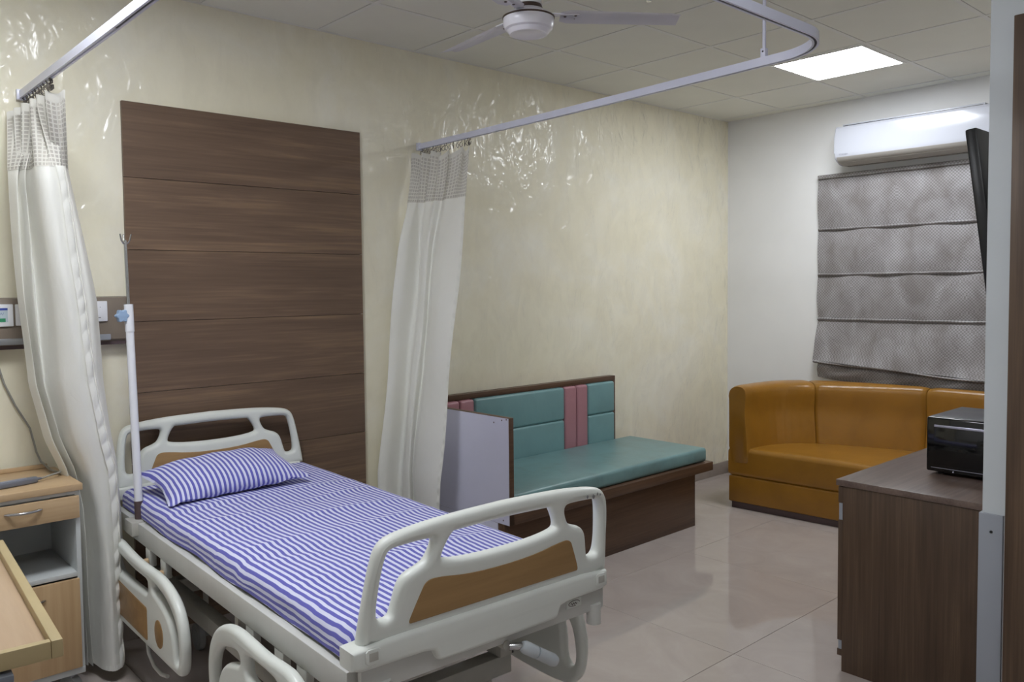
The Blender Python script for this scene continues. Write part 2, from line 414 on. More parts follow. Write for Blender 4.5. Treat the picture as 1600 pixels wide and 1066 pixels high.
def ceiling_light(i, j, strength, label):
    x0, y1 = 0.6*i+.012, A0-0.6*j-.012
    r = thing('ceiling_light', label, 'light', (x0+.288, y1-.288, ZC), 0, 'square ceiling panel lights')
    o = bx(-.287, .287, -.287, -.269, -.004, .02, .001); obj('frame', o, 'tbar', r); obj('frame', o, 'tbar', r, (0, 0, 0), (0, 0, math.pi))
    obj('frame', o, 'tbar', r, (0, 0, 0), (0, 0, math.pi/2)); obj('frame', o, 'tbar', r, (0, 0, 0), (0, 0, -math.pi/2))
    obj('diffuser', bx(-.27, .27, -.27, .27, -.001, .012), emit('light_panel_%d_%d' % (i+9, j), strength), r)
ceiling_light(4, 1, PANEL_MAIN, 'bright square ceiling panel light in front of the air conditioner')
ceiling_light(-3, 1, PANEL_BED, 'square ceiling panel light above the bedside locker side of the bed')
ceiling_light(-2, 4, PANEL_FILL, 'added square fill light panel near the room entrance, out of view')  # unseen panel, added only to fill the entrance side with light

# ------------------------------------------------------------------ wood-panelled bed head board on the wall
r = thing('wall_panel', 'tall brown walnut laminate wall panel of horizontal boards behind the bed', 'wall panel', (-.975, 0, 0))
z1 = 2.39; PW = 1.197
heights = [.331]+[.318]*6; pl = {}
while z1 > .02:
    h = heights.pop(0) if heights else z1
    z0 = max(0.0, z1-h)
    key = round(z1-z0, 3)
    if key not in pl: pl[key] = bx(0, PW, -.022, -.003, -(z1-z0)/2+.0010, (z1-z0)/2-.0010, .0005, 1)
    obj('board', pl[key], 'walnut_x', r, (0, 0, (z0+z1)/2))
    z1 = z0
obj('backing', bx(.003, PW-.003, -.004, 0, 0, 2.388), 'rust', r)

# ------------------------------------------------------------------ bed-head service trunking
r = thing('bed_head_unit', 'taupe wall trunking with switch plates running to the panel', 'service panel', (-2.2, 0, 0))
obj('body', prism([(0, 1.345), (-.05, 1.345), (-.06, 1.355), (-.06, 1.505), (-.045, 1.532), (0, 1.537)], 0, 1.222, 'x', 0, 'trunk'), 'trunk', r)
obj('lower_lip', bx(0, 1.222, -.05, 0, 1.330, 1.345), 'rust', r)
obj('rail', bx(0, .86, -.075, -.055, 1.349, 1.374, .002), 'steel_grey', r)
obj('rail_stub', bx(1.08, 1.137, -.07, -.06, 1.351, 1.376, .002), 'guard', r)
def plate_on(x0, x1, z0, z1, nm, lab=None):
    o = obj(nm, bx(x0, x1, -.069, -.06, z0, z1, .003), 'white_plastic', r)
    return o
mon = plate_on(.66, .776, 1.423, 1.512, 'display_plate')
s = obj('screen', bx(.672, .756, -.0700, -.0688, 1.441, 1.497), 'scr_pale', mon)
obj('screen_band', bx(.672, .756, -.0706, -.0699, 1.488, 1.497), 'scr_blue', mon)
obj('screen_band', bx(.672, .748, -.0706, -.0699, 1.442, 1.456), 'scr_green', mon)
pts = [(.722+.0016*k, -.0702, 1.474+.005*math.sin(k*1.1)) for k in range(14)]
obj('screen_trace', tube(pts, .0005, 5), 'scr_blue', mon)
plate_on(.783, .90, 1.425, 1.511, 'switch_plate'); pl2 = plate_on(1.05, 1.127, 1.431, 1.518, 'switch_plate')
obj('switch_mark', bx(1.087, 1.10, -.0695, -.0688, 1.447, 1.449), 'black', pl2)
obj('switch_mark', lathe([(0, .001), (.0018, .0008), (.002, 0)], 8), 'print_grey', pl2, (1.098, -.069, 1.492), (math.pi/2, 0, 0))

# ------------------------------------------------------------------ curtain track
TZ = 2.342
r = thing('curtain_track', 'U-shaped pale aluminium curtain track hung above the bed', 'curtain track', (0, 0, 0))
R_ = 0.22
path = [(.622, 0, TZ), (.61, -.5, TZ), (.588, -1.1, TZ), (.56, -1.7, TZ)]
xe, yc = .527, -2.30
path.append((xe, yc, TZ))
for k in range(1, 13):
    a = k/12*math.pi/2; path.append((xe-R_+R_*math.cos(a), yc-R_*math.sin(a), TZ))
path += [(-.3, -2.52, TZ), (-.9, -2.52, TZ), (-1.127, -2.52, TZ)]
for k in range(1, 13):
    a = k/12*math.pi/2; path.append((-1.127-R_*math.sin(a), -2.52+R_*(1-math.cos(a)), TZ))
path += [(-1.347, -1.2, TZ), (-1.353, 0, TZ)]
prof = [(-.011, 0), (-.004, 0), (-.004, .006), (.004, .006), (.004, 0), (.011, 0), (.011, .03), (-.011, .03)]
obj('rail', sweep(path, prof), 'track', r)
obj('rail_slot', sweep(path[1:-1], [(-.0038, .0055), (.0038, .0055), (.0038, .0025), (-.0038, .0025)]), 'track_dark', r)
rod_me = tube([(0, 0, .03), (0, 0, ZC-TZ)], .0065, 10); soc = bx(-.010, .010, -.010, .010, .028, .062, .002)
flange = lathe([(0, 0), (.03, 0), (.028, -.008), (.01, -.012), (0, -.012)], 20)
for (x, y) in ((.5565, -1.88), (-.35, -2.52), (-1.347, -1.5)):
    if x > 0: x, y = .531, -2.235
    rd = obj('hanger_rod', rod_me, 'track', r, (x, y, TZ)); obj('socket', soc, 'track', rd)
    obj('screw', lathe([(0, .002), (.003, .0015), (.0035, 0)], 8), 'black', rd, (-.010, 0, .05), (0, -math.pi/2, 0))
    obj('flange', flange, 'track', rd, (0, 0, ZC-TZ))
cap = bx(-.02, .02, -.02, 0, -.006, .036, .002)
obj('end_bracket', cap, 'track', r, (.622, 0, TZ)); obj('end_bracket', cap, 'track', r, (-1.353, 0, TZ))

# ------------------------------------------------------------------ curtains
def net_mesh(fn, nu, nv, w_u, w_v, sub=3, off=.0016):
    """open net: bands along rows and columns of the surface fn(u,v), on both faces of the voile"""
    bm = bmesh.new(); NU = nu*sub; e = 1e-3
    cl = lambda t_: min(1, max(0, t_))
    def q(u, v, s_):
        n_ = (fn(cl(u+e), v)-fn(cl(u-e), v)).cross(fn(u, cl(v+e))-fn(u, cl(v-e)))
        return bm.verts.new(fn(u, v)+(n_.normalized() if n_.length > 1e-12 else n_)*off*s_)
    for s_ in (-1, 1):
        for j in range(nv+1):
            v = j/nv; a, b = cl(v-w_v), cl(v+w_v); prev = None
            for i in range(NU+1):
                cur = (q(i/NU, a, s_), q(i/NU, b, s_))
                if prev: bm.faces.new((prev[0], cur[0], cur[1], prev[1]))
                prev = cur
        for i in range(nu+1):
            u = i/nu; a, b = cl(u-w_u), cl(u+w_u); prev = None
            for j in range(nv*2+1):
                cur = (q(a, j/(nv*2), s_), q(b, j/(nv*2), s_))
                if prev: bm.faces.new((prev[0], cur[0], cur[1], prev[1]))
                prev = cur
    return finish(bm, 'net', 60)
def cat(pts, u):
    """Catmull-Rom through pts, u in 0..1"""
    n = len(pts)-1; x = min(max(u, 0), 0.99999)*n; i = int(x); f = x-i
    p = [Vector(pts[min(max(k, 0), n)]) for k in (i-1, i, i+1, i+2)]
    return 0.5*((2*p[1])+(p[2]-p[0])*f+(2*p[0]-5*p[1]+4*p[2]-p[3])*f*f+(3*p[1]-p[0]-3*p[2]+p[3])*f**3)
hook_me = tube([(0, 0, .022), (.006, 0, .016), (.006, 0, .006), (-.004, 0, 0), (-.008, 0, -.012), (0, 0, -.022), (.009, 0, -.014), (.009, 0, .0)], .0019, 6)

# --- curtain by the bench
def cur_right():
    root = thing('hospital_curtain', 'cream cubicle curtain hanging beside the teal bench', 'curtain', (.61, 0, 0))
    ZT = 2.305
    # plan across the cloth: (distance from wall along track, sideways fold)
    TOP = [(-.015, -.055), (-.03, -.02), (-.06, .015), (-.08, -.025), (-.11, .02), (-.14, -.02), (-.18, .02), (-.22, -.02), (-.27, .015), (-.33, -.015), (-.39, .012), (-.44, -.004), (-.465, .0)]
    LOW = [(-.02, -.09), (-.035, -.12), (-.06, -.085), (-.05, .0), (-.08, .01), (-.11, -.01), (-.15, -.03), (-.19, -.02), (-.18, .02), (-.26, -.015), (-.34, -.03), (-.41, -.025), (-.475, -.012)]
    def pt(u, z):
        k = min(1, max(0, (ZT-z)/0.55)); k = k*k*(3-2*k)
        a, b = cat([(p[0], p[1], 0) for p in TOP], u), cat([(p[0], p[1], 0) for p in LOW], u)
        y = lerp(a.x, b.x, k); x = lerp(a.y, b.y, k)
        d = max(0, (ZT-z)/1.75)
        sh = -.20*min(1.0, d)**1.15
        x += sh+.006*math.sin(z*7+u*9); y += .004*math.sin(z*5+u*14)
        # the trailing edge falls in slightly toward the floor
        return Vector((x, y+.03*d*u-0.005, z))
    zs, zb = 2.035, .06
    sag = lambda u: .006*math.sin(u*34)*(u < .5)-.034*abs(math.sin(math.pi*(u-.5)/.167))*(u > .5)
    net = lambda u, v: pt(u, lerp(ZT-.02+sag(u), zs, v))
    obj('net', net_mesh(net, 44, 13, .0035, .012), 'net', root)
    obj('voile', grid(net, 90, 8), 'voile', root)
    tape = lambda u, v: pt(u, lerp(ZT+.004+sag(u)*1, ZT-.022+sag(u)*1, v))
    obj('header_tape', grid(tape, 120, 2), 'net', root)
    obj('cloth', grid(lambda u, v: pt(u, lerp(zs, zb, v)), 120, 70), 'curtain', root)
    hem = lambda u, v: pt(lerp(.975, 1.0, u), lerp(zs, zb, v))+Vector((-.004-.003*math.sin(v*190), -.002*math.sin(v*150), 0))
    obj('hem', grid(hem, 3, 200), 'curtain', root)
    n = 24
    for k in range(n):
        u = k/(n-1); p = pt(u, ZT)
        obj('hook', hook_me, 'hook', root, (lerp(0.01, 0, u)-.04*0+(.0 if k % 2 else .003), p.y, ZT+.022), (0, .1*(k % 3-1), random.uniform(-.8, .8)))
    return root
cur_right()
# --- curtain between the locker and the bed
def cur_left():
    root = thing('hospital_curtain', 'cream cubicle curtain gathered between bedside locker and bed', 'curtain', (-1.35, 0, 0))
    ZT = 2.30
    TOP = [(-.065, -.02), (.02, -.05), (-.05, -.08), (.03, -.12), (-.035, -.16), (.03, -.20), (-.03, -.25), (.03, -.29), (-.025, -.33), (.035, -.37), (-.01, -.41), (.03, -.44), (.05, -.45)]
    # gathered plan, a = 0..1 across, b = depth towards the viewer
    GAT = [(.00, .05), (.05, -.02), (.10, .05), (.16, -.03), (.22, .04), (.28, -.01), (.33, -.09), (.45, -.125), (.58, -.127), (.72, -.105), (.67, -.03), (.86, -.045), (1.0, .01)]
    LR = [(2.30, -1.445, -1.245), (2.04, -1.452, -1.250), (1.525, -1.438, -1.172), (1.2, -1.416, -1.15), (.98, -1.365, -1.125), (.86, -1.315, -1.108), (.7, -1.283, -1.104), (.54, -1.272, -1.102), (.07, -1.262, -1.112)]
    def pt(u, z):
        k = min(1, max(0, (ZT-z)/0.35)); k = k*k*(3-2*k)
        a = cat([(p[0], p[1], 0) for p in TOP], u); g = cat([(p[0], p[1], 0) for p in GAT], u)
        xl, xr = interp(LR, z); s = min(1, (xr-xl)/.26)
        gxx = lerp(xl, xr, g.x)+1.35; gyy = -.27+g.y*lerp(.75, 1, s)
        v = Vector((lerp(a.x, gxx, k), lerp(a.y, gyy, k), z))
        v.x += .004*math.sin(z*6+u*11); v.y += .006*math.sin(z*4.3+u*17)
        return v
    zs, zb = 2.035, .055
    sag = lambda u: -.02*(1-u)+.008*math.sin(u*40)
    net = lambda u, v: pt(u, lerp(ZT-.03+sag(u), zs+.012*(1-u)*-1, v))
    obj('net', net_mesh(net, 40, 15, .004, .010), 'net', root)
    obj('voile', grid(net, 90, 8), 'voile', root)
    obj('header_tape', grid(lambda u, v: pt(u, lerp(ZT+sag(u), ZT-.035+sag(u), v)), 120, 2), 'net', root)
    zbot = lambda u: zb+.035*max(0, (u-.62)/.38)
    obj('cloth', grid(lambda u, v: pt(u, lerp(zs+.012*(1-u)*-1, zbot(u), v)), 150, 80), 'curtain', root)
    # puckered hem running down the front fold
    hem = lambda u, v: pt(lerp(.690, .752, u), lerp(zs, zb, v))+Vector((.006*u, -.008-.007*(1-u)*0-.016*abs(math.sin(v*75+u*1.2+math.sin(v*23)))*(.3+.7*v)*(.3+.7*u), 0))
    obj('hem', grid(hem, 8, 360), 'curtain', root)
    obj('hem_edge', tube([hem(1, k/120)+Vector((.001, -.001, 0)) for k in range(121)], .0035, 6), 'net', root)
    bh = lambda u, v: pt(lerp(.34, .76, u), zbot(.5)+lerp(.018, -.004, v))+Vector((0, -.005-.003*abs(math.sin(u*40)), 0))
    obj('bottom_hem', grid(bh, 60, 2), 'curtain', root)
    n = 24
    for k in range(n):
        u = k/(n-1); p = pt(u, ZT)
        obj('hook', hook_me, 'hook', root, (-.003+.006*(k % 2), p.y, ZT+.022), (0, .1*(k % 3-1), random.uniform(-.8, .8)))
    return root
cur_left()

# ------------------------------------------------------------------ hospital bed
BX, BY, BR = -.719, -2.182, -.035
bed = thing('hospital_bed', 'ivory hospital bed with teak inlaid head and foot boards', 'hospital bed', (BX, BY, 0), BR)
def mirror(half): return half+[(-x, z) for x, z in reversed(half)]
OUT = chaikin(mirror([(0.0, .998), (.20, .994), (.33, .982), (.385, .967), (.405, .925), (.418, .84), (.43, .74), (.432, .69)]), 2)
HM = chaikin([(-.155, .949), (-.175, .949), (-.205, .893), (-.195, .880), (-.09, .868), (.09, .868), (.195, .880), (.205, .893), (.175, .949), (.155, .949), (0, .953)], 2)
HR = chaikin([(.245, .946), (.225, .938), (.243, .893), (.265, .880), (.305, .868), (.325, .845), (.338, .785), (.345, .765), (.378, .765), (.388, .785), (.383, .86), (.372, .925), (.362, .940), (.33, .944)], 2)
HL = [(-x, z) for x, z in reversed(HR)]
INL = chaikin([(-.283, .740), (-.297, .740), (-.294, .755), (-.266, .815), (-.255, .838), (-.228, .845), (-.10, .824), (.10, .824), (.228, .845), (.255, .838), (.266, .815), (.294, .755), (.297, .740), (.283, .740)], 2)
SK = [(-.450, .722), (-.450, .662), (-.22, .658), (-.205, .626), (-.19, .621), (.19, .621), (.205, .626), (.22, .658), (.408, .662), (.408, .722)]
board_me = plate([OUT, HM, HL, HR], .046, .021, 'xz', 0, 4); inlay_me = plate([INL], .052, .0015, 'xz', 0, 1)
skirt_me = plate([chaikin(SK, 1, .12)], .070, .012, 'xz', 0, 3)
lat_out = plate([chaikin([(-.02, -.018), (.02, -.018), (.02, .018), (-.02, .018)], 1, .15)], .006, .002, 'xz', 0); lat_in = bx(-.012, .012, -.006, .006, -.010, .010, .001)
for nm, y, s in (('footboard', 0.0, 1), ('headboard', 2.06, -1)):
    bm_, im_ = board_me.copy(), inlay_me.copy()
    for m_ in (bm_, im_):                       # the boards lean outward a little
        for v in m_.vertices: v.co.y -= s*.15*max(0, v.co.z-.70); v.co.x *= (.972 if s == 1 else 1.0)
        m_.update()
    p = obj(nm, bm_, 'abs', bed, (-.010 if s == 1 else 0.0, y, 0))
    obj('inlay', im_, 'inlay', p); obj('skirt', skirt_me, 'abs', p, (0, -.004*s, 0))
    for sx in (-1, 1):
        a = obj('latch', lat_out, 'abs', p, (sx*.385-.01, -.040*s, .695)); obj('latch_recess_shade', lat_in, 'basemetal', p, (sx*.385-.01, -.0385*s, .695))  # recess is a small block, its shade put in by a greyer colour
    if s == 1:
        for (x_, z_, r_) in ((.30, .958, .006), (.325, .955, .008), (.34, .960, .005), (.352, .956, .004)):
            obj('chip_mark', lathe([(0, .0008), (r_*.8, .0006), (r_, 0)], 6), 'grey_rubber', p, (x_, -.0235-.15*(z_-.70), z_), (math.pi/2, 0, .3))
        # maker's plate under the notch: a tiny scrawled oval mark
        pt_ = obj('name_plate', bx(.255, .315, -.019, -.016, .628, .652), 'abs', p)
        obj('name_plate_mark', tube([(.285+.022*math.cos(k*.5), -.0195, .640+.008*math.sin(k*.5)) for k in range(11)], .001, 5), 'rust', p)
        obj('name_plate_mark', tube([(.272+.002*k, -.0195, .639+.0035*math.sin(k*1.6)) for k in range(13)], .001, 5), 'rust', p)
# mattress platform frame
FZ0, FZ1 = .565, .640
for sx in (-1, 1):
    obj('side_beam', bx(-.02, .02, .03, 2.04, FZ0, FZ1, .003), 'bedmetal', bed, (sx*.418, 0, 0))
for y in (.05, 1.0, 2.01): obj('cross_beam', bx(-.40, .40, y-.02, y+.02, FZ0+.005, FZ1-.01, .003), 'bedmetal', bed)
obj('end_beam', bx(-.425, .40, -.016, .002, FZ0+.03, FZ1+.02, .002), 'bedmetal', bed)
obj('platform', bx(-.395, .395, .05, 2.0, FZ1-.008, FZ1, .001), 'basemetal', bed)
sock = tube([(0, 0, .56), (0, 0, .62)], .022, 14)
for sx in (-1, 1):
    for y in (-.01, 2.03): obj('corner_socket', sock, 'bedmetal', bed, (sx*.365, y, -.005))
# undercarriage: base rails, cross tubes, scissor links, casters
for sx in (-1, 1):
    obj('base_beam', bx(-.025, .025, .36, 1.90, .335, .395, .003), 'basemetal', bed, (sx*.33, 0, 0))
    obj('base_post', bx(-.013, .013, .95, .98, .395, .56, .002), 'basemetal', bed, (sx*.33, 0, 0))
    obj('base_post', bx(-.013, .013, .48, .51, .395, .56, .002), 'basemetal', bed, (sx*.33, 0, 0))
for y in (.40, 1.86):
    obj('base_cross_beam', bx(-.36, .36, y-.03, y+.03, .27, .335, .003), 'basemetal', bed)
for sx in (-1, 1): obj('beam_cap', bx(-.022, .022, .365, .435, .335, .352, .002), 'black', bed, (sx*.345, 0, 0))
obj('under_pan', bx(-.28, .28, .5, 1.65, .47, .53, .004), 'black', bed)
obj('crank_shaft', tube([(.02, .85, .575), (.02, -.02, .590)], .013, 12), 'basemetal', bed)
ck = obj('crank_arm', tube([(.02, -.03, .590), (.05, -.05, .589), (.09, -.06, .565)], .010, 10), 'chrome', bed)
obj('crank_grip', tube([(.045, -.052, .592), (.055, -.056, .586), (.085, -.058, .566), (.09, -.059, .5635)], [.013, .018, .018, .017], 14), 'crank_grip', ck)
obj('crank_grip', tube([(.092, -.059, .562), (.15, -.062, .524), (.158, -.0625, .519), (.163, -.063, .516)], [.017, .018, .015, .008], 14), 'crank_grip', ck)
br = bx(-.012, .012, -.03, .03, .50, .565, .004); knob = lathe([(0, .012), (.012, .011), (.014, 0), (.012, -.011), (0, -.012)], 16)
for sx in (-1, 1):
    for y in (1.6, 1.42, .62, .42, .28):
        b_ = obj('rail_bracket', br, 'bedmetal', bed, (sx*.425, y, 0)); obj('rail_pivot', knob, 'beech', b_, (sx*.018, 0, .515), (0, math.pi/2, 0))
def wheel_parts(parent, x, y, rad=.055):
    f = obj('caster_fork', bx(-.022, .022, -.025, .03, rad*1.0, rad*2.5, .006), 'grey_rubber', parent, (x, y, 0))
    me = lathe([(0, -.016), (rad*.55, -.016), (rad*.6, -.013), (rad*.75, -.015), (rad*.95, -.012), (rad, -.006), (rad, .006), (rad*.95, .012), (rad*.75, .015), (rad*.6, .013), (rad*.55, .016), (0, .016)], 28)
    obj('caster_wheel', me, 'grey_rubber', parent, (x-.035, y, rad), (0, math.pi/2, 0))
    obj('caster_stem', tube([(0, 0, rad*2.4), (0, 0, .28)], .012, 10), 'basemetal', parent, (x, y, 0))
for x in (-.13, .30):
    wheel_parts(bed, x, 1.86, .058); wheel_parts(bed, x, .42, .058)
# folding side rails (lowered)
RA = chaikin([(1.895, .50), (1.875, .555), (1.80, .562), (1.765, .557), (1.60, .543), (1.45, .546), (1.305, .552), (1.184, .534), (1.09, .490), (1.045, .405), (1.050, .30), (1.075, .262), (1.12, .256), (1.30, .252), (1.449, .248), (1.80, .236), (1.88, .245), (1.90, .30)], 2)
RH1 = chaikin([(1.42, .502), (1.41, .485), (1.42, .455), (1.45, .447), (1.60, .440), (1.76, .436), (1.83, .445), (1.85, .475), (1.835, .505), (1.76, .510), (1.60, .498), (1.50, .500)], 2)
RH2 = chaikin([(1.355, .508), (1.305, .508), (1.20, .490), (1.125, .452), (1.088, .395), (1.090, .305), (1.105, .295), (1.128, .300), (1.142, .37), (1.175, .415), (1.23, .448), (1.30, .465), (1.355, .475), (1.365, .49)], 2)
RIN = chaikin([(1.455, .40), (1.425, .40), (1.425, .375), (1.425, .30), (1.425, .277), (1.45, .275), (1.80, .268), (1.84, .268), (1.84, .29), (1.84, .385), (1.84, .405), (1.81, .405)], 2)
OV = [(1.289+.046*math.cos(a*math.pi/12), .345+.050*math.sin(a*math.pi/12)) for a in range(24)]
OVR = [(1.289+.062*math.cos(a*math.pi/12), .345+.068*math.sin(a*math.pi/12)) for a in range(24)]
def bend(pts, f): return [f(*p) for p in pts]
def siderail(x, loops, inl, oval, fz=0.0):
    sh_ = lambda L: [(a, b+fz) for a, b in L]
    p = obj('side_rail', plate([sh_(L) for L in loops], .036, .016, 'yz', 0, 3), 'abs', bed, (x, 0, 0))
    sg = 1 if x > 0 else -1
    obj('inlay', plate([sh_(inl)], .004, .001, 'yz', sg*.0175, 1), 'inlay', p)
    obj('inlay', plate([sh_(oval)], .005, .001, 'yz', sg*.0175, 1), 'inlay', p)
    return p
fB = lambda L: [(.81-(y-1.045)*.80, z) for y, z in reversed(L)]
FO = chaikin([(.815, .36), (.812, .42), (.785, .49), (.72, .545), (.62, .572), (.50, .568), (.40, .562), (.30, .570), (.225, .570), (.165, .535), (.140, .46), (.132, .40), (.143, .32), (.175, .275), (.235, .255), (.33, .250), (.55, .258), (.72, .265), (.785, .275), (.805, .30)], 2)
FD = chaikin([(.240, .470), (.226, .416), (.227, .356), (.208, .325), (.186, .322), (.170, .36), (.175, .41), (.188, .46), (.212, .490), (.232, .490)], 2)
FT = chaikin([(.50, .525), (.52, .505), (.515, .465), (.49, .455), (.34, .455), (.30, .465), (.295, .50), (.31, .525)], 2)
FI = chaikin([(.30, .285), (.30, .42), (.32, .42), (.49, .42), (.51, .42), (.51, .285), (.49, .280), (.32, .280)], 1, .1)
HA = [RA, RH1, RH2]; FA = [FO, FD, FT, fB(RH2)]
siderail(-.478, HA, RIN, OV); siderail(-.478, FA, FI, fB(OV), .012); siderail(.478, HA, RIN, OV); siderail(.478, FA, FI, fB(OV), -.008)
obj('release_lever', tube([(-.47, 1.53, .25), (-.468, 1.515, .19), (-.466, 1.46, .160), (-.465, 1.38, .158), (-.465, 1.31, .175)], .007, 8), 'bedmetal', bed)

# mattress with the striped sheet
MZ0, MZ1 = .642, .722
def sheet_fn():
    Wx, Ly, H = .835, 1.965, .078; nx, ny = 70, 150; rr = .035
    random.seed(3)
    creases = [(.10, .012), (.22, -.02), (.42, .015), (.60, -.03), (.80, .02), (1.02, -.02), (1.22, .03), (1.42, .01)]
    def fold(a, half):
        s = 1 if a > 0 else -1; a = abs(a)
        q = rr*math.pi/2
        if a <= half-rr: return s*a, 0.0
        if a <= half-rr+q:
            th = (a-(half-rr))/rr; return s*(half-rr+rr*math.sin(th)), rr*(1-math.cos(th))
        return s*half, rr+(a-(half-rr)-q)
    ex_ = H-rr+rr*math.pi/2-rr
    def P(u, v):
        a = lerp(-(Wx/2+ex_), Wx/2+ex_, u); b = lerp(-(Ly/2+ex_), Ly/2+ex_, v)
        x, dx = fold(a, Wx/2); y, dy = fold(b, Ly/2)
        drop = max(dx, dy) if not (dx > 0 and dy > 0) else min(H, math.hypot(dx, dy))
        if dx > rr and dy > rr:      # tucked corner
            x *= .985; y *= .995; drop = min(H, max(dx, dy))
        # gentle crown and creases
        e = max(0, 1-(2*x/Wx)**4)*max(0, 1-(2*y/Ly)**6)
        z = -drop+.006*e
        yy = y+Ly/2
        for c, k in creases:
            d = (yy-c-k*2.5*x-.012*math.sin(x*9+c*20))/.020
            z += e*.0085*math.exp(-d*d)*(0.6+.4*math.sin(x*8+c*30))
        z += e*.0022*math.sin(yy*19+x*4)
        if drop > rr*.8:
            n = .003*math.sin(yy*9+1.3)+.0015*math.sin(yy*31)
            if dx >= dy: x += n*(1 if x > 0 else -1)
            if drop > H-.02: z += .004+.003*math.sin(yy*13)+.002*math.sin(yy*31)
        return Vector((x, y, z))
    def uv(u, v): return (lerp(-(Wx/2+ex_), Wx/2+ex_, u)+1, lerp(-(Ly/2+ex_), Ly/2+ex_, v)+2)
    return P, uv, nx, ny
P_, uv_, nx_, ny_ = sheet_fn()
mroot = thing('mattress', 'thin mattress in a blue and white striped sheet on the bed', 'mattress', (BX, BY, 0), BR)
obj('sheet', grid(P_, nx_, ny_, 'sheet', uv_), 'sheet', mroot, (0, 1.03, MZ1))
obj('core', bx(-.405, .405, .06, 1.995, MZ0+.008, MZ1-.012, .02), 'curtain', mroot)
# pillow
def pillow_me():
    L, D, Hh = .305, .178, .078
    bm = bmesh.new(); lay = bm.loops.layers.uv.new('UVMap'); n, m = 48, 36
    V = {}
    for side in (1, -1):
        for i in range(n+1):
            for j in range(m+1):
                u, v = -1+2*i/n, -1+2*j/m
                edge = abs(u) >= .999 or abs(v) >= .999
                if side == -1 and edge: V[(side, i, j)] = V[(1, i, j)]; continue
                h = Hh*((1-abs(u)**2.6)*(1-abs(v)**2.4))**.62*(1 if side == 1 else .55)
                pin = 1-.10*(1-abs(v)**2)*abs(u)**3; pin2 = 1-.11*(1-abs(u)**2)*abs(v)**3
                x, y = u*L*pin, v*D*pin2
                wr = .004*math.sin(u*13+v*3)*(1-abs(v))*abs(v)*3+.006*math.sin(u*21)*max(0, -v-.5)
                z = side*h+wr*(1 if edge else .8)
                if edge: z += .006*math.sin(u*17+v*5)
                V[(side, i, j)] = bm.verts.new((x, y, z))
        for i in range(n):
            for j in range(m):
                f = bm.faces.new([V[(side, i, j)], V[(side, i+1, j)], V[(side, i+1, j+1)], V[(side, i, j+1)]])
                for lo, (a, b) in zip(f.loops, ((i, j), (i+1, j), (i+1, j+1), (i, j+1))):
                    lo[lay].uv = (3+(-1+2*a/n)*L*1.08, 3+(-1+2*b/m)*D*1.1)
    return finish(bm, 'pillow', 60)
pil = thing('pillow', 'striped blue and white pillow at the head of the bed', 'pillow', (BX, BY, 0), BR)
obj('pillowcase', pillow_me(), 'pillowcase', pil, (-.088, 1.705, .782), (math.radians(11), math.radians(-1.5), math.radians(3)))
pl_flange = None

# IV pole at the head corner of the bed
ivb = Matrix.Rotation(BR, 3, 'Z') @ Vector((-.418, 1.76, 0))+Vector((BX, BY, 0))
iv = thing('iv_pole', 'white IV drip pole with pale blue knob at the bed corner', 'iv pole', (ivb.x, ivb.y, .60), BR)
LEAN = lambda z: (.006*z, .09*z, z)
obj('clamp', bx(-.045, .03, -.05, .05, -.01, .045, .003), 'basemetal', iv)
obj('sleeve', tube([LEAN(.02), LEAN(.115)], .0175, 14), 'rust', iv)
obj('pole', tube([LEAN(.10), LEAN(.80)], .0155, 16), 'white_plastic', iv)
obj('collar', tube([LEAN(.795), LEAN(.905)], .0175, 16), 'white_plastic', iv)
obj('upper_rod', tube([LEAN(.90), LEAN(1.165)], .0065, 12), 'chrome', iv)
kn = []
for k in range(40):
    a = k/40*2*math.pi; rr_ = .0235+.0035*math.cos(a*6); kn.append((rr_*math.cos(a), rr_*math.sin(a)))
kx = LEAN(.86)
obj('knob', plate([kn], .022, .003, 'xz', 0, 3), 'blue_knob', iv, (kx[0]-.030, kx[1]-.012, .86), (0, 0, math.radians(12)))
obj('knob_screw', tube([(kx[0]-.03, kx[1]-.012, .86), (kx[0], kx[1], .86)], .006, 8), 'chrome', iv)
h0 = LEAN(1.16)
for k, a in enumerate((math.radians(200), math.radians(330), math.radians(90))):
    c_, s_ = math.cos(a), math.sin(a)
    obj('hook', tube([(h0[0], h0[1], 1.155), (h0[0]+.009*c_, h0[1]+.009*s_, 1.152), (h0[0]+.017*c_, h0[1]+.017*s_, 1.164), (h0[0]+.023*c_, h0[1]+.023*s_, 1.19)], .0032, 8), 'chrome', iv)

# ------------------------------------------------------------------ bedside locker
LX1, LX0, LY0, LY1, LZ = -1.302, -1.72, -.445, -.05, .835
lk = thing('bedside_locker', 'beech and white bedside locker on casters left of the bed', 'locker', (LX0, LY0, 0))
W_, D_ = LX1-LX0, LY1-LY0
obj('top', bx(-.01, W_+.01, -.012, D_, LZ-.026, LZ, .003), 'beech', lk)
obj('top_lip', bx(0, W_-.02, D_-.012, D_, LZ, LZ+.018, .003), 'beech', lk)
for x in (0, W_-.016): obj('side_panel', bx(x, x+.016, 0, D_, .105, LZ-.026, .001), 'locker_white', lk)
obj('back_panel', bx(.016, W_-.016, D_-.012, D_, .105, LZ-.026), 'locker_white', lk)
obj('bottom_panel', bx(0, W_, -.004, D_, .105, .13, .002), 'locker_white', lk)
obj('top_rail', bx(.016, W_-.016, .002, .02, LZ-.040, LZ-.026), 'locker_white', lk)
dw = obj('drawer', bx(.004, W_-.004, -.014, .004, .706, .790, .002), 'beech', lk)
hp = [(.17+.12*k/12-.002, -.016-.024*math.sin(math.pi*k/12), .762) for k in range(13)]
obj('handle', tube(hp, [.003]+[.0055]*11+[.003], 8), 'chrome', dw)
obj('shelf', bx(.016, W_-.016, .0, D_-.012, .480, .497, .001), 'locker_white', lk)
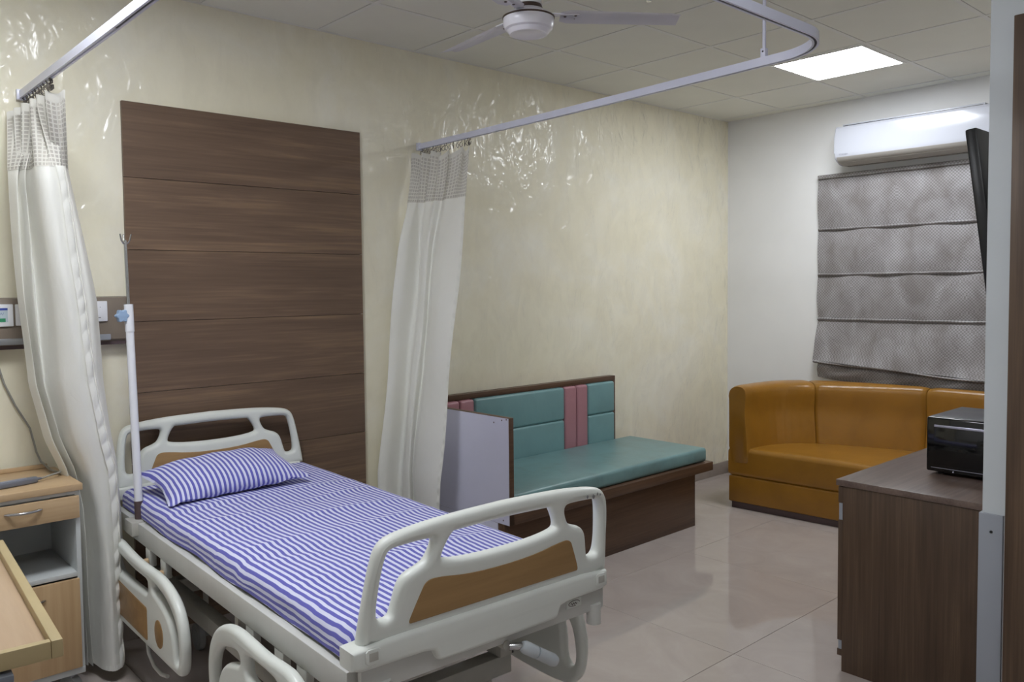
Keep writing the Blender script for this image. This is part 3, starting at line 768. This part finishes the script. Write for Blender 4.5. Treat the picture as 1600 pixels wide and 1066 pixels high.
dd = obj('door', bx(.004, W_-.012, -.014, .004, .132, .474, .002), 'beech_z', lk)
obj('handle', tube([(p[0], p[1], .42) for p in hp], [.003]+[.0055]*11+[.003], 8), 'chrome', dd)
for x in (.05, W_-.04):
    for y in (.05, D_-.05):
        wheel = obj('caster', lathe([(0, -.02), (.026, -.02), (.03, -.017), (.042, -.015), (.045, -.01), (.045, .01), (.042, .015), (.03, .017), (.026, .02), (0, .02)], 24), 'grey_rubber', lk, (x, y, .045), (0, math.pi/2, .5))
        obj('caster_housing', bx(-.015, .015, -.02, .02, .03, .062, .004), 'steel_grey', wheel, (0, 0, 0), (0, -math.pi/2, 0))
# handset lying on the locker
hs = thing('nurse_call_handset', 'slate grey corded handset lying on the bedside locker', 'handset', (-1.497, -.335, LZ+.001), math.radians(12))
obj('body', plate([chaikin([(-.09, -.02), (.075, -.018), (.085, -.008), (.085, .008), (.075, .018), (-.09, .02)], 2)], .022, .006, 'xy', .011, 3), 'handset', hs)
obj('key_pad', bx(-.07, .045, -.010, .010, .0215, .0235, .001), 'print_grey', hs)
obj('cord_boot', tube([(.083, 0, .011), (.10, 0, .011)], [.007, .004], 10), 'handset', hs)
co = tag(obj('handset_cord', tube([(-1.402, -.315, LZ+.011), (-1.36, -.30, LZ+.017), (-1.325, -.27, LZ+.016), (-1.318, -.22, LZ+.006), (-1.33, -.14, LZ+.006), (-1.345, -.06, LZ+.03), (-1.352, -.022, .90), (-1.37, -.012, 1.0), (-1.42, -.010, 1.10), (-1.455, -.010, 1.19), (-1.475, -.012, 1.27), (-1.48, -.025, 1.330)], .004, 8), 'cable'), 'thin grey cord hanging down the wall from trunking to handset', 'cord')

# ------------------------------------------------------------------ overbed table (near edge of frame)
ot = thing('overbed_table', 'overbed table with pale wood top and raised cream rim', 'table', (-1.727, -1.990, 0), math.radians(-3.5))
ZT_ = .850
obj('tray', bx(-.43, -.012, .012, .86, ZT_-.034, ZT_-.020, .002), 'tabletop', ot)
for nm, b in (('rim', (-.022, 0, 0, .87)), ('rim', (-.44, -.418, 0, .87)), ('rim', (-.418, -.022, 0, .02)), ('rim', (-.418, -.022, .85, .87))):
    obj(nm, bx(b[0], b[1], b[2], b[3], ZT_-.038, ZT_, .003), 'tablerim', ot)
obj('underframe', bx(-.33, -.10, .06, .78, ZT_-.058, ZT_-.036, .003), 'basemetal', ot)
obj('lever', bx(-.16, -.09, -.012, .10, ZT_-.064, ZT_-.044, .004), 'handset', ot)
obj('column', bx(-.36, -.30, .55, .61, .05, ZT_-.04, .006), 'bedmetal', ot)
obj('foot', bx(-.42, -.36, .30, .86, .05, .085, .006), 'bedmetal', ot); obj('foot', bx(-.36, -.02, .55, .61, .05, .085, .006), 'bedmetal', ot)
for x, y in ((-.39, .33), (-.39, .83), (-.04, .58)):
    obj('caster', lathe([(0, -.012), (.022, -.012), (.026, -.006), (.026, .006), (.022, .012), (0, .012)], 20), 'grey_rubber', ot, (x, y, .026), (0, math.pi/2, 0))

# ------------------------------------------------------------------ teal attendant bench
bn = thing('bench', 'teal and rose upholstered attendant bench with wooden base against the wall', 'bench', (.577, -.0298, 0), .012)
zt, za, D, zl, tl = .933, .900, .752, .350, .056
Lb_, Lf, Lc, zc = 1.67, 1.808, 1.786, .497
obj('base', bx(.03, Lb_, -.708, 0, 0, zl, .002), 'bench_wood', bn)
obj('base_end', bx(0, .03, -.66, 0, 0, zl, .001), 'laminate_white', bn)
obj('base_stile', bx(.002, .03, -.709, -.66, 0, zl, .001), 'bench_wood', bn)
obj('ledge', bx(.0, Lf, -D, 0, zl, zl+tl, .002), 'bench_wood', bn)
sd = obj('side_panel', bx(0, .032, -D, 0, zl, za, .0015), 'bench_wood', bn)
obj('side_laminate', bx(-.002, .0006, -D+.002, -.0, zl+.002, za-.002), 'laminate_white', sd)
for (y, z) in ((-.64, .868), (-.70, .885), (-.705, .372), (-.735, .892)): obj('chip_mark', lathe([(0, .0006), (.004, .0005), (.0045, 0)], 7), 'rust', sd, (-.002, y, z), (0, -math.pi/2, 0))
bk = obj('back_panel', bx(.0, 1.652, -.02, 0, zl+tl, zt, .002), 'bench_wood', bn)
obj('back_frame', bx(.0, 1.652, -.055, -.02, zt-.032, zt, .002), 'bench_wood', bn); obj('back_frame', bx(1.624, 1.652, -.055, -.02, zl+tl, zt-.032, .002), 'bench_wood', bn)
zb_, zm = zl+tl+.02, .685
pads = [(.034, .118, 'teal', 1), (.12, .235, 'pink', 0), (.236, .347, 'pink', 0), (.349, 1.117, 'teal', 1), (1.119, 1.234, 'pink', 0), (1.235, 1.345, 'pink', 0), (1.347, 1.622, 'teal', 1)]
for a, b, m_, split in pads:
    for z0, z1 in (((zb_, zm), (zm, zt-.034)) if split else ((zb_, zt-.034),)):
        obj('back_pad', bx(a, b, -.078, -.02, z0, z1, .017, 4), m_, bn)
obj('seat_cushion', bx(.034, Lc, -D+.03, -.075, zl+tl, zc, .022, 4), 'teal_seat', bn)

# ------------------------------------------------------------------ curved ochre sofa
sf = thing('sofa', 'curved ochre leatherette corner sofa under the window blind', 'sofa', (2.80, -.61, 0))
O_ = [(2.80, -.61), (3.15, -.612), (3.37, -.66), (3.51, -.79), (3.59, -1.02), (3.625, -1.35), (3.635, -1.70), (3.64, -2.05), (3.64, -2.40)]
I_ = [(2.80, -.762), (3.05, -.795), (3.20, -.87), (3.31, -1.0), (3.40, -1.20), (3.47, -1.42), (3.515, -1.66), (3.525, -2.05), (3.525, -2.40)]
loc = lambda p: (p[0]-2.80, p[1]+.61)
O_ = [loc(p) for p in O_]; I_ = [loc(p) for p in I_]
def backsec(t0, t1, z0):
    bm = bmesh.new(); N = 26; rings = []
    prof = [(.10, z0), (-.02, z0+.02), (.0, z0+.12), (.10, z0+.28), (.14, z0+.36), (.08, .795), (.11, .835), (.25, .858), (.5, .864), (.75, .858), (.95, .835), (1.03, .80), (1.0, .76), (1.0, z0)]
    for k in range(N+1):
        t_ = lerp(t0, t1, k/N); e = min(k, N-k)
        o = cat([(p[0], p[1], 0) for p in O_], t_); i = cat([(p[0], p[1], 0) for p in I_], t_)
        sh = {0: .93, 1: .98}.get(e, 1.0)
        ring = []
        pc = chaikin(prof, 1)
        for a, z in pc:
            a2 = .5+(a-.5)*sh; z2 = .63+(z-.63)*(1-(1-sh)*.5)
            # draped puckers down the face
            if a < .2 and z > z0+.05: a2 += .016*math.sin(t_*150+z*4)*(.6+.4*math.sin(t_*61))*math.sin((z-z0)*5)*(1 if e > 2 else 0)
            q = i.lerp(o, a2); ring.append(bm.verts.new((q.x, q.y, z2)))
        rings.append(ring)
    n = len(rings[0])
    for a, b in zip(rings, rings[1:]):
        for k in range(n): bm.faces.new((a[k], a[(k+1) % n], b[(k+1) % n], b[k]))
    bm.faces.new(rings[0]); bm.faces.new(rings[-1])
    return finish(bm, 'back', 70)
SZ = .425
for t0, t1 in ((0.0, .372), (.376, .742), (.746, 1.0)): obj('backrest', backsec(t0, t1, SZ-.11), 'ochre', sf)
def full(ins):
    f_ = [(.06+ins, -1.79), (.065+ins, -1.2), (.055+ins, -.78), (.02+ins, -.3), (ins, -ins)]
    o = [tuple(cat([(p[0], p[1], 0) for p in O_], k/24))[:2] for k in range(25)]
    o = [(p[0]+(ins if k == 0 else -ins*.6), p[1]-ins*.8) for k, p in enumerate(o)]
    return o[::1]+f_[:-1]
obj('seat', plate([full(0.0)], .205, .035, 'xy', .3275, 5), 'ochre', sf)
obj('apron', plate([full(.004)], .185, .012, 'xy', .1365, 3), 'ochre', sf)
obj('plinth', plate([full(.02)], .05, .001, 'xy', .025, 1), 'rust', sf)

# ------------------------------------------------------------------ roman blind
rb = thing('roman_blind', 'silver grey woven roman blind covering the window', 'blind', (X1, -.80, 0))
BW = 1.30
obj('head_rail', bx(-.045, -.002, -BW, 0, 2.335, 2.362, .003), 'blind', rb)
zsn = [2.345, 1.963, 1.629, 1.299, .990]
for k, (za_, zb2) in enumerate(zip(zsn, zsn[1:])):
    last = k == 3
    def fn(u, v, za_=za_, zb2=zb2, last=last, k=k):
        z = lerp(za_, zb2, v)
        d = .022+.012*math.sin(math.pi*v)*(1+.5*math.sin(u*7+k))+.004*math.sin(u*19+k*2+v*3)
        if last:
            d += .070*v**2.2; z -= .075*v*u
            d += .012*math.sin(u*9+v*5)*v
        y = -u*BW+(.012*v*(1-u) if last else .003*math.sin(z*9)*(1-u))
        return Vector((-d, y, z))
    obj('fabric_panel', grid(fn, 60, 26), 'blind', rb)
    if not last:
        ribp = [(-.026-.004*math.sin(u_*19/30), -BW*u_/30, zb2+.001*math.sin(u_)) for u_ in range(31)]
        obj('rib', tube(ribp, .0065, 8), 'blind', rb); obj('piping', tube([(p[0]-.004, p[1], p[2]-.009) for p in ribp], .0032, 6), 'blind_rib', rb)
def fn2(u, v):
    z = lerp(.995, .862, v)-.075*u-.012*math.sin(u*5)*v
    d = .030+.030*math.sin(math.pi*v)*(.7+.3*math.sin(u*6+1))+.006*math.sin(u*23+v*6)
    return Vector((-d, -u*BW-.004-.02*(1-v)*(1-u), z))
obj('folded_hem', grid(fn2, 60, 20), 'blind', rb)
hp_ = [(-.088+.004*math.sin(u_*.5), -BW*u_/30+.004, .983-.075*u_/30-.004*math.sin(u_*.37)) for u_ in range(31)]
obj('bottom_rib', tube(hp_, .0065, 8), 'blind', rb); obj('piping', tube([(p[0]+.004, p[1], p[2]-.008) for p in hp_], .0032, 6), 'blind_rib', rb)

# ------------------------------------------------------------------ air conditioner
ac = thing('air_conditioner', 'white split air conditioner mounted above the blind', 'air conditioner', (X1, -1.015, 0))
AW = 1.01
prof = [(0, 2.405), (-.10, 2.402), (-.15, 2.408), (-.19, 2.420), (-.213, 2.436), (-.222, 2.455), (-.224, 2.48), (-.222, 2.60), (-.217, 2.648), (-.205, 2.664), (-.18, 2.669), (-.02, 2.680), (0, 2.680)]
obj('body', prism(prof, -AW, 0, 'y', .012), 'ac_white', ac)
obj('underside', prism([(-.03, 2.4005), (-.10, 2.3990), (-.15, 2.4045), (-.191, 2.4165), (-.2150, 2.4325), (-.2238, 2.450), (-.215, 2.452), (-.15, 2.412), (-.03, 2.406)], -AW+.018, -.018, 'y'), 'ac_under_shaded', ac)
obj('louvre', prism([(-.105, 2.3965), (-.15, 2.4020), (-.188, 2.4135), (-.186, 2.418), (-.15, 2.407), (-.105, 2.401)], -AW+.07, -.05, 'y', .0006), 'ac_under_shaded', ac)
obj('louvre_gap', bx(-.106, -.099, -AW+.06, -.045, 2.3955, 2.400), 'black', ac)
obj('intake_slot', bx(-.19, -.184, -AW+.06, -.05, 2.664, 2.6715), 'black', ac)
obj('intake_grille', bx(-.18, -.03, -AW+.05, -.04, 2.668, 2.682, .003), 'ac_white', ac)
tx = bpy.data.curves.new('tmp', 'FONT'); tx.body = 'TOSHIBA'; tx.size = .016; tx.extrude = .0003
to = bpy.data.objects.new('tmp', tx); COL.objects.link(to)
me = bpy.data.meshes.new_from_object(to.evaluated_get(bpy.context.evaluated_depsgraph_get())); bpy.data.objects.remove(to)
obj('brand_lettering', me, 'print_grey', ac, (-.2242, -.035, 2.462), (math.pi/2, 0, -math.pi/2))

# ------------------------------------------------------------------ television
tv = thing('television', 'black flat television on the wall, tilted downward', 'television', (1.17, PY, 0))
Mx = Matrix.Rotation(math.radians(-7.5), 4, 'X')
def tilt(me_):
    me_.transform(Matrix.Translation((0, .20, 1.83)) @ Mx); return me_
obj('housing', tilt(bx(0, .93, -.022, .018, -.325, .30, .006)), 'black', tv)
obj('screen', tilt(bx(.010, .92, .018, .020, -.312, .29, .001)), 'black_gloss', tv)
obj('back_bulge', tilt(bx(.12, .81, -.05, -.02, -.2, .12, .01)), 'black', tv)
obj('wall_bracket', bx(.38, .56, .003, .16, 1.72, 1.92, .005), 'black', tv)

# ------------------------------------------------------------------ low cabinet and microwave
cb = thing('cabinet', 'low brown walnut cabinet with vertical grain beneath the microwave', 'cabinet', (1.0, PY, 0))
CD, CL, CZ = -2.312-PY, 1.7, .775
obj('body', bx(0, CL, .005, CD, 0, CZ-.02, .001), 'walnut_z', cb)
obj('top', bx(-.006, CL, .0, CD+.025, CZ-.02, CZ+.004, .001), 'walnut_top', cb)
obj('drawer', bx(.002, .56, CD+.001, CD+.019, .685, .750, .001), 'walnut_z', cb)
for k in range(3):
    d_ = obj('door', bx(.002+.565*k, .562+.565*k, CD+.001, CD+.019, .125, .615, .001), 'walnut_z', cb)
obj('edge_channel', bx(0, CL, CD+.0005, CD+.014, .617, .683), 'guard', cb)
obj('edge_channel', bx(.001, CL, CD+.0005, CD+.014, .09, .124), 'guard', cb)
obj('lower_rail', bx(.001, CL, CD+.0005, CD+.019, .062, .089, .001), 'walnut_z', cb)
for k in (1, 2): obj('drawer', bx(.002+.565*k, .562+.565*k, CD+.001, CD+.019, .685, .750, .001), 'walnut_z', cb)

mw = thing('microwave', 'black microwave oven standing on the low walnut cabinet', 'microwave', (1.345, -2.495, CZ+.004), 0)
obj('body', bx(.02, .36, -.43, -.004, .012, .238, .006), 'microtop', mw)
fp = obj('front', bx(0, .022, -.436, 0, .014, .236, .008, 3), 'black_gloss', mw)
obj('door_window', bx(-.002, .001, -.33, -.03, .045, .20, .001), 'black_gloss', mw)
obj('handle_strip', bx(-.008, .0, -.33, -.032, .197, .207, .002), 'silver', mw)
obj('lower_trim', bx(-.0015, .001, -.42, -.02, .030, .0315), 'silver', mw)
obj('button', lathe([(0, .002), (.003, .0015), (.0035, 0)], 12), 'silver', mw, (-.001, -.105, .022), (0, -math.pi/2, 0))
obj('dial', lathe([(0, .014), (.016, .013), (.018, 0)], 20), 'black', mw, (0, -.385, .09), (0, -math.pi/2, 0))
ft = lathe([(0, 0), (.012, 0), (.012, .013), (0, .013)], 12)
for x in (.05, .32):
    for y in (-.04, -.39): obj('foot', ft, 'black', mw, (x, y, 0))

# ------------------------------------------------------------------ ceiling fan
FX, FY, FZ = .11, -1.455, 2.575
fan = thing('ceiling_fan', 'white three-bladed ceiling fan above the bed', 'fan', (FX, FY, FZ))
DZ = -.016
sh = lambda pr: [(a, b+DZ) for a, b in pr]
obj('motor', lathe(sh([(0, .0), (.05, .0), (.085, .006), (.094, .012), (.100, .028), (.1005, .050), (.096, .062), (.06, .085), (.0, .085)]), 48), 'fan_white', fan)
obj('motor_rim', lathe(sh([(.0985, .050), (.1030, .053), (.1030, .057), (.0975, .060)]), 48), 'fan_ring', fan)
obj('bottom_cover', lathe(sh([(0, -.006), (.055, -.006), (.066, -.010), (.074, -.009), (.082, .001), (.088, .010), (.0, .010)]), 40), 'fan_white', fan)
obj('collar', lathe(sh([(.052, .084), (.056, .092), (.052, .104), (0, .104)]), 32), 'fan_ring', fan)
obj('canopy_cup', lathe(sh([(.0, .103), (.054, .103), (.047, .15), (.036, .19), (.02, .22), (0, .22)]), 32), 'fan_white', fan)
obj('down_rod', tube([(0, 0, .19), (0, 0, ZC-FZ)], .011, 14), 'fan_white', fan)
obj('ceiling_cup', lathe([(0, ZC-FZ-.06), (.02, ZC-FZ-.06), (.05, ZC-FZ-.01), (.055, ZC-FZ), (0, ZC-FZ)], 28), 'fan_white', fan)
def blade_me():
    bm = bmesh.new(); N = 14; top = []; bot = []
    for k in range(N+1):
        u = k/N; x = lerp(.125, .605, u)
        wid = lerp(.062, .052, u)*(min(1, .62+u*5) if u < .08 else 1)
        for j, s in enumerate((-1, -.35, .25, 1)):
            y = s*wid-(.010 if s > 0 else 0); z = .052-.014*s-.012*(1 if s == -1 else 0)*1
            if u > .95 and s in (-1,): y *= .75
            (top if j >= 0 else bot).append(bm.verts.new((x, y, z)))
    for k in range(N):
        for j in range(3): bm.faces.new((top[k*4+j], top[(k+1)*4+j], top[(k+1)*4+j+1], top[k*4+j+1]))
    g = bmesh.ops.solidify(bm, geom=bm.faces[:], thickness=.003)
    return finish(bm, 'blade', 25)
bme = blade_me(); arm = bx(.085, .20, -.018, .018, .052, .057, .001); sc_ = lathe([(0, -.003), (.005, -.002), (.006, 0)], 10)
for k in range(3):
    a = -.63+k*2*math.pi/3
    b_ = obj('blade', bme, 'fan_white', fan, (0, 0, 0), (0, 0, a))
    obj('blade_arm', arm, 'fan_white', b_)
    for (x, y) in ((.145, 0), (.185, .02), (.185, -.015)): obj('blade_screw', sc_, 'rust', b_, (x, y, .048))

# small chrome sprinkler in the ceiling beside the fan
sp = thing('sprinkler', 'tiny chrome fire sprinkler in the ceiling beside the fan', 'sprinkler', (.86, -1.455, ZC))
obj('escutcheon', lathe([(0, 0), (.03, 0), (.028, -.006), (.01, -.010), (0, -.010)], 24), 'chrome', sp)
obj('stem', tube([(0, 0, -.008), (0, 0, -.03)], .006, 10), 'chrome', sp)
obj('deflector', lathe([(0, -.040), (.012, -.040), (.013, -.037), (0, -.036)], 16), 'chrome', sp)
for s in (-1, 1): obj('yoke_arm', tube([(s*.006, 0, -.022), (s*.009, 0, -.03), (s*.004, 0, -.038)], .0018, 6), 'chrome', sp)
